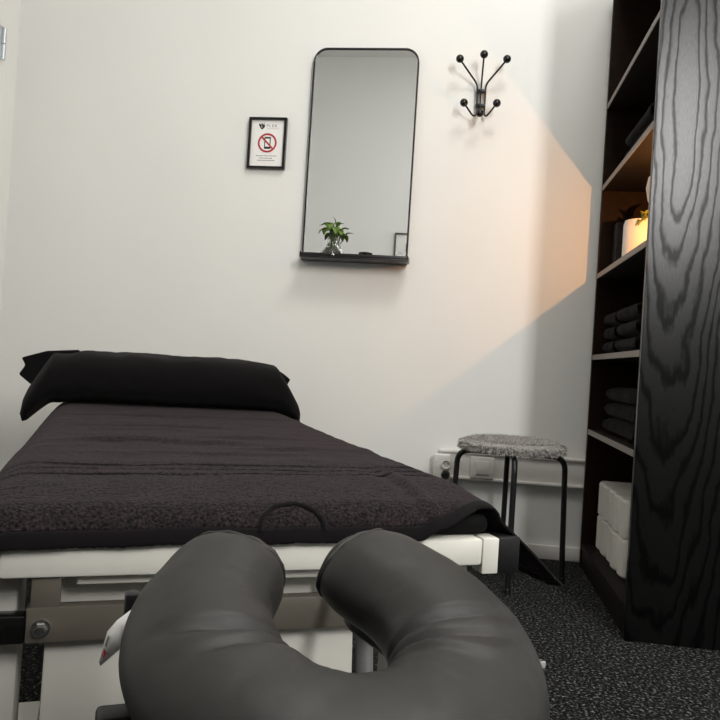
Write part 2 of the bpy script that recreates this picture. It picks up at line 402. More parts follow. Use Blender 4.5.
# ------------------------------------------------------------------ towel over the table
def tz(x, y):        # cloth over the rounded mattress
    z = .5030 - .012 * max(0, (.17 - y) / .17) ** 2 + (.0016 * noise.noise(Vector((x * 140, y * 140, 0))) if y < .34 else 0) + .004 * fbm(x * 3.5 + 5, y * 3) + .0022 * fbm(x * 9, y * 15 + 3) * (1 if y > .25 else .4)
    s = min(1, max(0, (y - 1.0) / .45)); s = s * s * (3 - 2 * s); z = z * (1 - s) + (.5085 + .0008 * fbm(x * 4, y * 4)) * s
    for yc, a in ((.205, 1), (.255, .8), (.305, .7)):
        z -= .0085 * a * exp(-((y - yc) / .0048) ** 2)
    # long crease near the right edge and small cross wrinkles
    z += .006 * exp(-((x - (.245 + .06 * (y - .1))) / .012) ** 2) * exp(-((y - .13) / .12) ** 2)
    z -= .004 * exp(-((x - (.225 + .06 * (y - .1))) / .012) ** 2) * exp(-((y - .13) / .12) ** 2)
    for xc, yc, wx, a in ((-.05, .62, .16, .006), (.1, .74, .14, .005), (-.16, .85, .1, .004), (.16, .56, .09, .005), (.0, 1.23, .3, .006), (-.2, .62, .1, .005), (.0, .46, .2, .004), (-.1, .95, .2, .005)):
        z += 1.5 * a * exp(-((y - yc - .05 * (x - xc) - .015 * fbm(x * 6, yc * 5)) / .012) ** 2) * exp(-((x - xc) / wx) ** 2)
    return z
def fold(d, r, flare):
    if d <= 0: return 0, 0
    L = r * pi / 2 * .9
    if d < L: return r * sin(d / r), r * (1 - cos(d / r))
    o0, d0 = r * sin(L / r), r * (1 - cos(L / r))
    return o0 + (d - L) * flare, d0 + (d - L) * sqrt(1 - flare * flare)
EX, EY = HW - .018, .035
def towel_pt(u, v, off=0):
    ru = .030
    sx = 1 if u > 0 else -1
    dx = max(0, abs(u) - EX); dy = max(0, EY - v)
    front = max(0, 1 - max(0, v) / .35) if u > 0 else 0
    ox, zx = fold(dx, ru if u > 0 else .085, (.34 + .42 * front) if u > 0 else .34); oy, zy = fold(dy, .05, .10)
    x = sx * (min(abs(u), EX) + ox); y = max(v, EY) - oy
    down = sqrt(zx * zx + zy * zy)
    z = tz(max(-EX, min(EX, u)), max(v, EY)) - down
    wav = .004 * fbm(u * 5 + 2, 1.7) * min(1, dy / .03)
    return Vector((x, y - wav + off, z + .5 * wav))
def seq(a, b_, n): return [a + (b_ - a) * i / n for i in range(n + 1)]
Vs = seq(-.022, .18, 56) + seq(.1815, .33, 120)[0:] + seq(.335, 1.80, 170)
FH = .0                                     # front hang
us_top = seq(-EX, EX, 150)
def rows(vmin):
    out = []
    return out
lenR = lambda v: .105 + .08 * max(0, 1 - max(v, 0) / .4)
def umap(i, v, nl=14, nr=24):
    if i < nl: return -EX - .15 * (nl - i) / nl
    if i < nl + len(us_top): return us_top[i - nl]
    k = i - nl - len(us_top) + 1
    return EX + lenR(v) * k / nr
NU = 14 + len(us_top) + 24
def vfront(u):                               # wavy front overhang
    return .006 * fbm(u * 3.3, 8.) + .05 * min(1, max(0, (u - .2) / .12)) ** 1.5
TW = thing('bath_towel', 'dark aubergine terry towel spread flat over the massage table', 'towel', TO, TA)
b = BM()
V0 = len(Vs)
def vw(v): return max(0, min(1, (.12 - v) / .148))
def tf(i, j):
    v = Vs[j]; u = umap(i, v)
    vv = v + vfront(u) * vw(v)
    return towel_pt(u, vv)
grid(b, tf, NU, V0)
o = link('terry_cloth', b, 'towel', TW, sharp=80)
md = o.modifiers.new('thick', 'SOLIDIFY'); md.thickness = .003; md.offset = 1
# smooth woven hem along the front and the right side
b = BM()
def hf(i, j):
    u = umap(i, -.022); v = -.022 - .021 * j / 5
    p = towel_pt(u, v + vfront(u)); return p
grid(b, hf, NU, 6)
def hs(i, j):
    v = Vs[i]; u = EX + lenR(v) + .018 * j / 4
    return towel_pt(u, v + vfront(u) * vw(v))
grid(b, hs, V0, 5)
def hc(i, j):
    u = EX + lenR(-.022) + .018 * j / 4; v = -.022 - .021 * i / 5
    return towel_pt(u, v + vfront(u))
grid(b, hc, 6, 5)
o = link('hem', b, 'hem', TW, sharp=80); o['label'] = 'smooth dark woven hem'
md = o.modifiers.new('thick', 'SOLIDIFY'); md.thickness = .004; md.offset = 1
# stitched half-round face opening at the front edge
b = BM()
def archpt(a, r=1.0, lift=.004):
    u = .026 + .045 * r * cos(a); v = -.026 + .040 * r * sin(a)
    p = towel_pt(u, v); q1 = towel_pt(u + .002, v) - p; q2 = towel_pt(u, v + .002) - p
    n_ = q1.cross(q2).normalized(); return p + n_ * lift
tube(b, [archpt(pi * k / 40) for k in range(41)], .0036, 8)
o = link('opening_trim', b, 'hem', TW); o['label'] = 'stitched half-round opening trim'

# ------------------------------------------------------------------ pillow
P = thing('pillow', 'long black pillow lying across the far end of the massage table', 'pillow', TO + tn * 1.66 - tl * .022 + Vector((0, 0, .515)), TA)
b = BM()
NUp, NV = 90, 40
def pf(i, j):
    u = -1 + 2 * i / (NUp - 1); x = u * (.47 if u < 0 else .452)
    a = 2 * pi * j / NV
    ax = abs(x)
    e = max(0, (ax - (.355 if x > 0 else .378)) / (.10 if x > 0 else .09))                   # the drooping end
    H = .172 * (1 - (.62 if x > 0 else .44) * min(1, e) ** 1.1) * (1 - .05 * (ax / .345) ** 2)
    base = .001 - .058 * min(1, e) ** 1.2
    base -= .007 * min(1, max(0, (ax - .285) / .07))
    if x < 0: base -= .022 * min(1, e)
    D = .155 * (1 - .3 * min(1, e) ** 2)
    tip = sqrt(max(0.0, 1 - max(0, (abs(u) - .955) / .045) ** 2)) if abs(u) > .955 else 1
    ca, sa = cos(a), sin(a)
    px = abs(ca) ** .75 * (1 if ca > 0 else -1); pz = abs(sa) ** .8 * (1 if sa > 0 else -1)
    y = D * px * (.35 + .65 * tip)
    z = base + H / 2 + H / 2 * pz * max(.06, tip)
    k = .006 * fbm(x * 5, a * .8 + 3) + .004 * fbm(x * 13, a * 1.5)
    return Vector((x, y + k, z + (k if pz > -.2 else 0)))
V = [[b.verts.new(pf(i, j)) for j in range(NV)] for i in range(NUp)]
for i in range(NUp - 1):
    for j in range(NV): b.faces.new((V[i][j], V[i + 1][j], V[i + 1][(j + 1) % NV], V[i][(j + 1) % NV]))
b.faces.new(V[0]); b.faces.new(V[-1])
link('cover', b, 'pillow', P, sharp=80)
# the open ends of the pillow case stick out as creased cloth
def flap(name, pts_front, pts_back):
    b = BM(); n_ = len(pts_front)
    A = [b.verts.new(p) for p in pts_front]; B_ = [b.verts.new(p) for p in pts_back]
    for k in range(n_):
        b.faces.new((A[k], A[(k + 1) % n_], B_[(k + 1) % n_], B_[k]))
    b.faces.new(A); b.faces.new(B_)
    o = link(name, b, 'pillow', P, sharp=70)
    md = o.modifiers.new('b', 'BEVEL'); md.width = .006; md.segments = 3; md.limit_method = 'NONE'
    return o
L1 = [(-.30, -.06, .172), (-.40, -.055, .162), (-.475, -.05, .136), (-.462, -.045, .112), (-.480, -.05, .082), (-.44, -.06, .050), (-.32, -.07, .05)]
flap('case_end', L1, [(x, y + .12, z - .004) for x, y, z in L1])
L2 = [(.27, -.05, .168), (.325, -.05, .162), (.385, -.045, .132), (.416, -.04, .110), (.400, -.045, .085), (.30, -.06, .07)]
flap('case_end', L2, [(x, y + .13, z - .004) for x, y, z in L2])

# ------------------------------------------------------------------ face cradle
CA = radians(27.5); TILT = radians(13)
CO = TO + tl * (-.045) + tn * (-.447)
C_ = thing('face_cradle', 'black leatherette horseshoe face cradle in front of the massage table', 'face cradle', (CO.x, CO.y, 0), CA)
cm = Matrix.Translation((0, 0, .474)) @ Matrix.Rotation(TILT, 4, 'X')
RC = .103; HWc = .061; HB = .043
PH0 = radians(58); PH1 = radians(60); EXT = .028
def horseshoe(bm, rc, hw, hb, ph0, n=150, nv=56, crease=True, zoff=0, flat=2.3):
    tot = (2 * pi - ph0 - PH1)
    L = tot * rc; cap = hw * .90
    rings = []
    S = []
    ncap = 16
    for k in range(ncap): S.append(-EXT - cap * cos(pi / 2 * k / ncap))
    for k in range(10): S.append(-EXT + EXT * k / 10)
    for k in range(n + 1): S.append(L * k / n)
    for k in range(10): S.append(L + EXT * (k + 1) / 10)
    for k in range(ncap): S.append(L + EXT + cap * sin(pi / 2 * (k + 1) / ncap))
    for s in S:
        ext = -s if s < 0 else (s - L if s > L else 0); over = max(0, ext - EXT)
        sc_ = sqrt(max(0, 1 - min(1, over / cap) ** 2)) ** .72
        sc_ = max(sc_, .02)
        sr = min(max(s, 0), L)
        ph = ph0 + sr / rc
        # centre line: angle measured from +y (towards the table)
        ey = 1.22
        c = Vector((-sin(ph) * rc, cos(ph) * rc * ey, 0)); t = Vector((-cos(ph), -sin(ph) * ey, 0)).normalized()
        if s < 0: c -= t * ext
        if s > L: c += t * ext
        nr = Vector((t.y, -t.x, 0))                    # sideways
        if nr.dot(Vector((c.x, c.y, 0))) < 0: nr = -nr
        row = []
        wgap = 1 - .13 * exp(-((ph - .85) / .55) ** 2)
        for j in range(nv):
            a = 2 * pi * j / nv; ca, sa = cos(a), sin(a)
            px = abs(ca) ** (2 / flat) * (1 if ca > 0 else -1); pz = abs(sa) ** (2 / 2.1) * (1 if sa > 0 else -1)
            d = 0
            if crease:
                inner = max(0, min(1, .65 - ca * .75)) * max(0, sa + .35)
                for pc, aa, ww in ((radians(108), .0085, .055), (radians(120), .004, .04), (radians(250), .010, .05), (radians(236), .006, .04), (radians(226), -.003, .05)):
                    d += aa * exp(-((ph - pc - .22 * (ca + 1) * (1 if pc > pi else -1) * .5) / ww) ** 2) * inner
                d += .0012 * fbm(ph * 3, a * 1.3, 4)
            row.append(c + nr * (hw * wgap * px * sc_ * (1 - d * 6)) + Vector((0, 0, zoff + hb * pz * (.15 + .85 * sc_) * (1 if pz > 0 else .7) - d)))
        rings.append(row)
    R = [[bm.verts.new(cm @ p) for p in row] for row in rings]
    for A, B_ in zip(R, R[1:]):
        for j in range(nv): bm.faces.new((A[j], A[(j + 1) % nv], B_[(j + 1) % nv], B_[j]))
    bm.faces.new(R[0]); bm.faces.new(R[-1])
b = BM(); horseshoe(b, RC, HWc, HB, PH0); link('cushion', b, 'leather', C_, sharp=80)
# piping seam around the lobe ends
b = BM()
horseshoe(b, RC, .032, .012, PH0, n=80, nv=16, crease=False, zoff=-.040)
link('platform', b, 'black_plastic', C_, sharp=50)
b = BM()
for sgn in (1, -1):
    ph = PH0 if sgn > 0 else PH1; c = Vector((-sgn * sin(ph) * RC, cos(ph) * RC * 1.22, 0)); t_ = Vector((-sgn * cos(ph), -sin(ph) * 1.22, 0)).normalized(); nr = Vector((t_.y, -t_.x, 0)); c -= t_ * sgn * sgn * (EXT + HWc * .90 * .60)
    kk = (.90 if sgn > 0 else 1) * .855
    pts = []
    for j in range(49):
        a = 2 * pi * j / 48; ca, sa = cos(a), sin(a)
        px = abs(ca) ** (2 / 2.3) * (1 if ca > 0 else -1); pz = abs(sa) ** (2 / 2.1) * (1 if sa > 0 else -1)
        pts.append(cm @ (c + nr * (HWc * px * kk) + Vector((0, 0, HB * .845 * pz * (1 if pz > 0 else .7) + .0008 * sin(a * 14)))))
    tube(b, pts, .0028, 8, cap=False)
sm_ = link('seam_piping', b, 'leather', C_, sharp=80)
b = BM()
for s in (-1, 1):
    xr = -.06 if s < 0 else .150
    tube(b, arc_path([cm @ Vector((xr, .0, -.045)), (xr, .24, .385), (xr, .45, .395)], .05), .008, 10)
link('support_rod', b, 'grey_metal', C_)
b = BM(); box(b, -.176, -.12, -.012, .012, .418, .438, .004); link('lever', b, 'black_plastic', C_)
b = BM(); box(b, -.153, -.140, .118, .134, .455, .484, .003); link('strap', b, 'black_plastic', C_)
# care tag hanging off the left flank
b = BM()
q = [(-.1480, .110, .4735), (-.1595, .108, .4655), (-.1670, .106, .4570), (-.1725, .101, .4330)]
q2 = [(-.1460, .107, .4610), (-.1530, .103, .4560), (-.1560, .101, .4430), (-.1710, .098, .4310)]
A = [b.verts.new(p) for p in q]; B_ = [b.verts.new(p) for p in q2]
for k in range(3): b.faces.new((A[k], A[k + 1], B_[k + 1], B_[k]))
tg = link('care_tag', b, 'paper', C_, sharp=60); tg['label'] = 'small white care tag with a red mark'
md = tg.modifiers.new('s', 'SOLIDIFY'); md.thickness = .0006
def on_tag(s, t): # bilinear on last quad, lifted to the viewer
    p0, p1, p2, p3 = Vector(q[2]), Vector(q[3]), Vector(q2[3]), Vector(q2[2])
    p = (p0 * (1 - s) + p1 * s) * (1 - t) + (p3 * (1 - s) + p2 * s) * t
    n_ = (p1 - p0).cross(p3 - p0).normalized()
    if n_.y > 0: n_ = -n_
    return p + n_ * .0009
b = BM(); b.faces.new([b.verts.new(on_tag(s, t)) for s, t in ((.5, .12), (.75, .15), (.75, .6), (.5, .55))]); link('red_mark', b, 'red', tg)
b = BM(); b.faces.new([b.verts.new(on_tag(s, t)) for s, t in ((.05, .12), (.4, .12), (.4, .3), (.05, .25))]); link('print_mark', b, 'ink_grey', tg)
# small metal zip pull on the right flank
b = BM(); box(b, .150, .1635, -.056, -.050, .452, .470, .0012); link('zip_pull', b, 'chrome', C_)

# ------------------------------------------------------------------ stool
SX, SY = .19, 2.615
S = thing('stool', 'black four-legged stool with a round grey fluffy seat by the back wall', 'stool', (SX, SY, 0))
for k in range(4):
    a = k * pi / 2
    d = Vector((cos(a), sin(a), 0))
    b = BM()
    tube(b, arc_path([d * .192 + Vector((0, 0, .006)), d * .180 + Vector((0, 0, .424)), d * .03 + Vector((0, 0, .424))], .045, 8), .0095, 12)
    lg = link('leg', b, 'black_metal', S)
    b = BM(); lathe(b, [(0, 0), (.012, 0), (.012, .016), (.0096, .018)], 16, d * .192); link('foot', b, 'black_plastic', lg)
b = BM(); lathe(b, [(0, .434), (.155, .434), (.16, .438), (.16, .444), (.155, .448), (0, .448)], 48); link('seat', b, 'black_plastic', S)
b = BM(); lathe(b, [(0, .4481), (.15, .4481), (.168, .440), (.174, .444), (.174, .454), (.16, .466), (.1, .470), (0, .470)], 48)
cv = link('fur_cover', b, 'fur2', S)
b = BM()
rnd = random.Random(3)
for k in range(9000):
    if k < 6400:
        r = .172 * sqrt(rnd.random()); a = rnd.random() * 2 * pi; p = Vector((r * cos(a), r * sin(a), .466 - .02 * max(0, (r - .14) / .033)))
        n_ = Vector((cos(a) * max(0, (r - .12) / .06), sin(a) * max(0, (r - .12) / .06), 1)).normalized()
    else:
        a = rnd.random() * 2 * pi; z = .438 + .024 * rnd.random(); p = Vector((.172 * cos(a), .172 * sin(a), z)); n_ = Vector((cos(a), sin(a), .0 - .6 * rnd.random())).normalized()
    ln = .009 + .010 * rnd.random()
    d1 = (n_ + Vector((rnd.uniform(-1, 1), rnd.uniform(-1, 1), rnd.uniform(-.8, .1))) * .9).normalized()
    d2 = (d1 + Vector((rnd.uniform(-1, 1), rnd.uniform(-1, 1), rnd.uniform(-.9, .2))) * .9).normalized()
    sd = d1.cross(Vector((rnd.uniform(-1, 1), rnd.uniform(-1, 1), rnd.uniform(-1, 1)))).normalized() * .0013
    q0, q1, q2_ = p - n_ * .002, p + d1 * ln * .55, p + d1 * ln * .55 + d2 * ln * .5
    v = [b.verts.new(c) for c in (q0 - sd, q0 + sd, q1 + sd, q1 - sd, q2_)]
    b.faces.new((v[0], v[1], v[2], v[3])); b.faces.new((v[3], v[2], v[4]))
fo = link('fur_pile', b, 'fur', cv, smooth=False); fo['kind'] = 'stuff'

# ------------------------------------------------------------------ bookcase
BX, BY0, BY1, BH, BD = .4788, 2.1004, 2.8704, 2.17, .285
K = thing('bookcase', 'tall black ash bookcase with open shelves facing the massage table', 'bookcase', (BX, BY0, 0))
W_ = BY1 - BY0
def kbox(name, m, *a, bev=.001, parent=K):
    b = BM(); box(b, *a, bev, 1); return link(name, b, m, parent)
kbox('side_panel', M['ash'], 0, BD, 0, .018, 0, BH)
# the grain is drawn in world-like object space, so shift it to this object's own frame
kbox('side_panel', 'wood_candle_glow', 0, BD, W_ - .018, W_, 0, BH)
kbox('back_panel', 'wood_back', BD - .008, BD - .001, .0185, W_ - .0185, 0, BH)
kbox('top_panel', 'wood_in', 0, BD - .0085, .0185, W_ - .0185, BH - .018, BH)
kbox('plinth', 'wood_in', .006, .022, .0185, W_ - .0185, 0, .068)
for z in (.087, .510, .783, 1.082, 1.407, 1.709):
    s_ = kbox('shelf', 'wood_in', .0015, BD - .0085, .0186, W_ - .0186, z - .019, z)
    if z > .1:
        e_ = kbox('edge_band', 'edge', -.0006, .0014, .0186, W_ - .0186, z - .0185, z - .0005, bev=0, parent=s_); e_['label'] = 'pale shelf front edge'

# folded towels
def folded(L, D, H, seed):
    bm = BM(); rr = random.Random(seed); n1, n2 = 26, 28
    s0 = rr.random() * 20
    V = []
    for i in range(n1):
        u = -1 + 2 * i / (n1 - 1); y = u * L / 2
        end = sqrt(max(0, 1 - max(0, (abs(u) - .88) / .12) ** 2)) * .75 + .25
        ring = []
        for j in range(n2):
            a = 2 * pi * j / n2; ca, sa = cos(a), sin(a)
            px = abs(ca) ** .45 * (1 if ca > 0 else -1); pz = abs(sa) ** .6 * (1 if sa > 0 else -1)
            k = .005 * fbm(y * 9 + s0, a + s0)
            ring.append(bm.verts.new((D / 2 * px + k, y + k, H / 2 + H / 2 * pz * end + .4 * k)))
        V.append(ring)
    for i in range(n1 - 1):
        for j in range(n2): bm.faces.new((V[i][j], V[i + 1][j], V[i + 1][(j + 1) % n2], V[i][(j + 1) % n2]))
    bm.faces.new(V[0]); bm.faces.new(V[-1])
    return bm
def towel_obj(x, y, z, L, D, H, seed, label, group):
    o = link('folded_towel', folded(L, D, H, seed), 'charcoal', sharp=80); o.location = (x, y, z)
    return tag(o, label, 'towel', group)
nm = ('bottom', 'middle', 'top')
h = .05
for k in range(3):
    towel_obj(.478 + .13, 2.53, .5135 + k * (h + .0035), .48, .19 - .005 * k, h, k + 1,
              f'folded charcoal towel, {nm[k]} of the stack directly above the white packs', 'folded towels stack above the white packs')
h = .047
for k in range(3):
    towel_obj(.60, 2.715, .7865 + k * (h + .0035), .20, .19, h, k + 11,
              f'folded dark towel, {nm[k]} of the left stack on the shelf under the lit compartment', 'dark towels under the lit compartment')
    towel_obj(.60, 2.42, .7865 + k * (h + .0035), .30, .20, h, k + 21,
              f'folded dark towel, {nm[k]} of the right stack on the shelf under the lit compartment', 'dark towels under the lit compartment')
h = .05
for k in range(2):
    towel_obj(.60, 2.42, 1.4105 + k * (h + .0035), .34, .20, h, k + 31,
              f'folded black towel, {("lower", "upper")[k]} of two on the dark shelf above the lit compartment', 'black towels above the lit compartment')
# white paper packs, two tiers on the bottom shelf
b = BM()
out_ = [(.10, -.043), (.10, .043)] + [(-.072 - .028 * sin(pi * k / 14) ** .7, .043 * cos(pi * k / 14)) for k in range(15)]
r0 = [[b.verts.new((x * sc_, y * sc_, z)) for x, y in out_] for z, sc_ in ((0, .93), (.006, .99), (.112, .99), (.119, .93))]
for A, B_ in zip(r0, r0[1:]):
    for k in range(len(out_)): b.faces.new((A[k], A[(k + 1) % len(out_)], B_[(k + 1) % len(out_)], B_[k]))
b.faces.new(r0[0]); b.faces.new(r0[-1])
pk = link('paper_pack', b, 'paper_pack')
first = True
ordn = ('first', 'second', 'third', 'fourth', 'fifth')
for tier in range(2):
    for k in range(5):
        o = pk if first else pk.copy()
        if not first: COL.objects.link(o)
        first = False
        o.location = (.622 + random.uniform(-.004, .004), 2.795 - .089 * k, .0875 + tier * .1205)
        tag(o, f'white paper pack, {ordn[k]} from the back wall in the {("lower", "upper")[tier]} row on the bottom shelf', 'paper pack', 'white paper packs on the bottom shelf')
# lit compartment: box, pot with plant, bud vase, candle
SZ = 1.0825
b = BM(); box(b, .525, .61, 2.788, 2.845, SZ, 1.262, .003); tag(link('storage_box', b, 'black_plastic'), 'narrow black box beside the white pot in the lit compartment', 'box')
t = thing('plant_pot', 'white round ceramic pot with a yellowish plant in the lit compartment', 'potted plant', (.592, 2.69, SZ))
b = BM(); lathe(b, [(0, 0), (.052, 0), (.060, .006), (.062, .05), (.062, .150), (.058, .165), (.05, .160), (.048, .12), (0, .12)], 40); link('pot', b, 'ceramic', t)
def leaf(bm, base, tip, wid, sag=.2, nseg=7):
    base, tip = Vector(base), Vector(tip); d = tip - base; side = d.cross(Vector((0, 0, 1)))
    if side.length < 1e-5: side = Vector((1, 0, 0))
    side.normalize(); up = side.cross(d).normalized(); L = d.length
    rows_ = []
    for i in range(nseg + 1):
        t_ = i / nseg; wv = wid * sin(pi * min(1, t_ * .92 + .06)) ** .8 * (1 - .35 * t_) if i < nseg else .0004
        c = base + d * t_ + up * (sag * L * sin(pi * t_))
        rows_.append([bm.verts.new(c - side * wv + up * wv * .3), bm.verts.new(c), bm.verts.new(c + side * wv + up * wv * .3)])
    for A, B_ in zip(rows_, rows_[1:]):
        for j in range(2): bm.faces.new((A[j], A[j + 1], B_[j + 1], B_[j]))
b = BM()
for tip in ((-.012, -.085, .150), (.01, -.09, .165), (-.02, -.05, .19), (.03, -.06, .20), (-.03, -.075, .135)):
    leaf(b, (.0, -.02, .15), tip, .012, .3)
o = link('foliage', b, 'leaf_yellow', t); md = o.modifiers.new('s', 'SOLIDIFY'); md.thickness = .0008
b = BM(); lathe(b, [(0, 0), (.03, 0), (.024, .02), (.013, .07), (.013, .10), (.031, .135), (.037, .17), (.032, .20), (.015, .216), (.012, .222), (.009, .216), (0, .21)], 32)
o = link('bud_vase', b, 'pink'); o.location = (.533, 2.235, SZ)
tag(o, 'pale pink rounded vase half hidden by the near bookcase side', 'vase')
t = thing('candle', 'lit candle hidden behind the near bookcase side, giving the orange glow', 'candle', (.624, 2.35, SZ))
b = BM(); lathe(b, [(0, 0), (.03, 0), (.03, .078), (.027, .082), (.01, .078), (0, .077)], 32); link('wax_body', b, 'wax', t)
b = BM(); tube(b, [(0, 0, .076), (.0005, 0, .088)], .0008, 6); link('wick', b, 'ink', t)
b = BM(); lathe(b, [(0, .086), (.002, .09), (.0028, .096), (.0016, .106), (0, .112)], 12); link('flame', b, 'flame', t)
pl = bpy.data.lights.new('candle_light', 'POINT'); pl.energy = 7.5; pl.color = (1, .44, .13); pl.shadow_soft_size = .004
po = bpy.data.objects.new('candle_light', pl); po.location = (.624, 2.35, SZ + .122); COL.objects.link(po)

# ------------------------------------------------------------------ mirror with shelf
MX0, MX1, MZ0, MZ1 = -.650, -.2305, 1.112, 1.940
def rounded_outline(x0, x1, z0, z1, r, n=10):
    pts = [(x0, z0)]
    for k in range(n + 1): a = pi - k / n * pi / 2; pts.append((x0 + r + r * cos(a), z1 - r + r * sin(a)))
    for k in range(n + 1): a = pi / 2 - k / n * pi / 2; pts.append((x1 - r + r * cos(a), z1 - r + r * sin(a)))
    pts.append((x1, z0)); return pts
t = thing('wall_mirror', 'tall round-cornered mirror with thin black frame and shelf on the back wall', 'mirror', (0, WY, 0))
def prism(bm, pts, y0, y1):
    A = [bm.verts.new((x, y0, z)) for x, z in pts]; B_ = [bm.verts.new((x, y1, z)) for x, z in pts]
    for k in range(len(pts)): bm.faces.new((A[k], A[(k + 1) % len(pts)], B_[(k + 1) % len(pts)], B_[k]))
    bm.faces.new(A); bm.faces.new(B_)
def ring_prism(bm, po_, pi_, y0, y1):
    n_ = len(po_)
    R = [[bm.verts.new((x, y, z)) for x, z in pts] for pts, y in ((po_, y0), (po_, y1), (pi_, y1), (pi_, y0))]
    for A, B_ in zip(R, R[1:] + R[:1]):
        for k in range(n_): bm.faces.new((A[k], A[(k + 1) % n_], B_[(k + 1) % n_], B_[k]))
out = rounded_outline(MX0, MX1, MZ0, MZ1, .055); inn = rounded_outline(MX0 + .006, MX1 - .006, MZ0 + .006, MZ1 - .006, .049)
b = BM(); ring_prism(b, out, inn, -.024, -.002); link('frame', b, 'black_plastic', t)
b = BM(); prism(b, rounded_outline(MX0 + .0062, MX1 - .0062, MZ0 + .0062, MZ1 - .0062, .0488), -.019, -.004); link('mirror_glass', b, 'mirror', t, smooth=False)
b = BM(); box(b, MX0 + .010, MX1 + .010, -.112, -.031, 1.094, 1.1015, .002)
box(b, MX0 + .010, MX1 + .010, -.112, -.106, 1.1014, 1.114, .002)
box(b, MX0 + .010, MX0 + .016, -.112, -.031, 1.1014, 1.116, .002); box(b, MX1 + .004, MX1 + .010, -.112, -.031, 1.1014, 1.116, .002)
box(b, MX0, MX1, -.0309, -.002, 1.094, 1.1115, .001)
link('shelf', b, 'black_metal', t)
# cutting in a glass vase on the mirror shelf
t = thing('plant_vase', 'small green leafy cutting in a clear glass vase on the mirror shelf', 'plant', (-.522, WY - .068, 1.1018))
t.scale = (1.3, 1.3, 1.3)
b = BM(); lathe(b, [(0, 0), (.036, 0), (.038, .004), (.033, .016), (.022, .032), (.014, .042), (.0135, .052), (.016, .058), (.0145, .058), (.012, .050), (.0125, .042), (.020, .031), (.031, .016), (.035, .006), (0, .004)], 36); link('vase', b, 'glass', t)
b = BM(); lathe(b, [(0, .0045), (.0335, .0065), (.0295, .016), (.0195, .029), (0, .029)], 32); link('water', b, 'water', t)
b = BM()
tips = [(-.002, .0, .122, .002, .0, .098, .009), (-.040, -.012, .092, -.008, 0, .088, .015), (-.040, -.016, .066, -.012, 0, .084, .014), (.034, -.012, .100, .010, 0, .092, .014),
        (.052, -.004, .088, .020, 0, .070, .011), (-.024, -.024, .100, -.002, 0, .078, .017), (.014, -.026, .064, .0, -.004, .092, .016), (-.022, -.026, .062, -.008, 0, .088, .015),
        (.030, -.020, .062, .012, 0, .082, .014), (-.006, -.026, .076, -.010, -.004, .102, .016), (-.026, .012, .098, -.006, .004, .08, .013), (.028, .010, .078, .004, .004, .084, .013)]
for x, y, z, bx, by, bz, wd in tips: leaf(b, (bx, by, bz), (x, y, z), wd, .22)
o = link('foliage', b, 'leaf', t); md = o.modifiers.new('s', 'SOLIDIFY'); md.thickness = .0006
b = BM()
for x, y, z, bx, by, bz, wd in tips: tube(b, [(bx * .3, by * .3, .012), (bx * .45, by * .4, .05), (bx, by, bz)], .0011, 6)
link('stems', b, 'stem', t)
b = BM(); lathe(b, [(0, 0), (.020, 0), (.026, .010), (.027, .022), (.025, .024), (.023, .012), (.016, .006), (0, .005)], 32)
o = link('trinket_dish', b, 'black_gloss'); o.location = (-.388, WY - .072, 1.1018); tag(o, 'little dark dish in the middle of the mirror shelf', 'dish')
b = BM(); lathe(b, [(0, 0), (.011, 0), (.012, .002), (.012, .030), (.0108, .030), (.0105, .004), (0, .003)], 24)
o = link('tealight_glass', b, 'glass'); o.location = (-.258, WY - .080, 1.1018); tag(o, 'tiny clear glass at the right end of the mirror shelf', 'glass')

# framed picture on the wall behind, seen only in the mirror
t = thing('framed_picture', 'framed print on the facing wall, seen in the lower right of the mirror', 'picture', (-.635, RY, 1.505))
b = BM()
for a in ((0, .35, 0, .012), (0, .35, .338, .35), (0, .012, .012, .338), (.338, .35, .012, .338)): box(b, a[0], a[1], .001, .022, a[2], a[3], .001)
link('frame', b, 'black_metal', t)
b = BM(); box(b, .012, .338, .002, .010, .012, .338); link('paper', b, 'paper', t, smooth=False)
b = BM(); box(b, .10, .25, .0101, .011, .19, .26); link('print', b, 'art_blue', t, smooth=False)
b = BM(); box(b, .10, .25, .0101, .011, .10, .16); link('print', b, 'art_tan', t, smooth=False)

# ------------------------------------------------------------------ framed sign
t = thing('framed_sign', 'small black framed no-phone sign left of the mirror on the back wall', 'sign', (-.822, WY, 1.558))
fw, fh = .155, .206
b = BM()
ro = [(-fw / 2, -fh / 2), (fw / 2, -fh / 2), (fw / 2, fh / 2), (-fw / 2, fh / 2)]
ri = [(x * (1 - .0195 / fw), z * (1 - .0195 / fh)) for x, z in ro]
ring_prism(b, ro, ri, -.02, -.001); link('frame', b, 'black_gloss', t, smooth=False)
b = BM(); prism(b, ri, -.010, -.002); pp = link('sheet', b, 'paper', t, smooth=False)
def disc_ring(bm, cx, cz, r0, r1, y, n=40):
    A = [bm.verts.new((cx + r0 * cos(2 * pi * k / n), y, cz + r0 * sin(2 * pi * k / n))) for k in range(n)]
    B_ = [bm.verts.new((cx + r1 * cos(2 * pi * k / n), y, cz + r1 * sin(2 * pi * k / n))) for k in range(n)]
    for k in range(n): bm.faces.new((A[k], A[(k + 1) % n], B_[(k + 1) % n], B_[k]))
def flatbox(bm, x0, x1, z0, z1, y): box(bm, x0, x1, y - .0002, y, z0, z1)
b = BM(); flatbox(b, -.0125, .0135, -.022, .026, -.0104)
ph = link('phone_symbol', b, 'ink', pp, smooth=False)
b = BM(); flatbox(b, -.0085, .0095, -.013, .019, -.0108); link('phone_screen', b, 'paper', ph, smooth=False)
b = BM(); disc_ring(b, 0, .002, .0315, .039, -.0112)
bb = BM(); 
rot = Matrix.Rotation(radians(-45), 4, 'Y')
box(b, -.034, .034, -.0116, -.0112, -.0035, .0035, 0, 2, Matrix.Translation((0, 0, .002)) @ Matrix.Rotation(radians(45), 4, 'Y'))
bb.free()
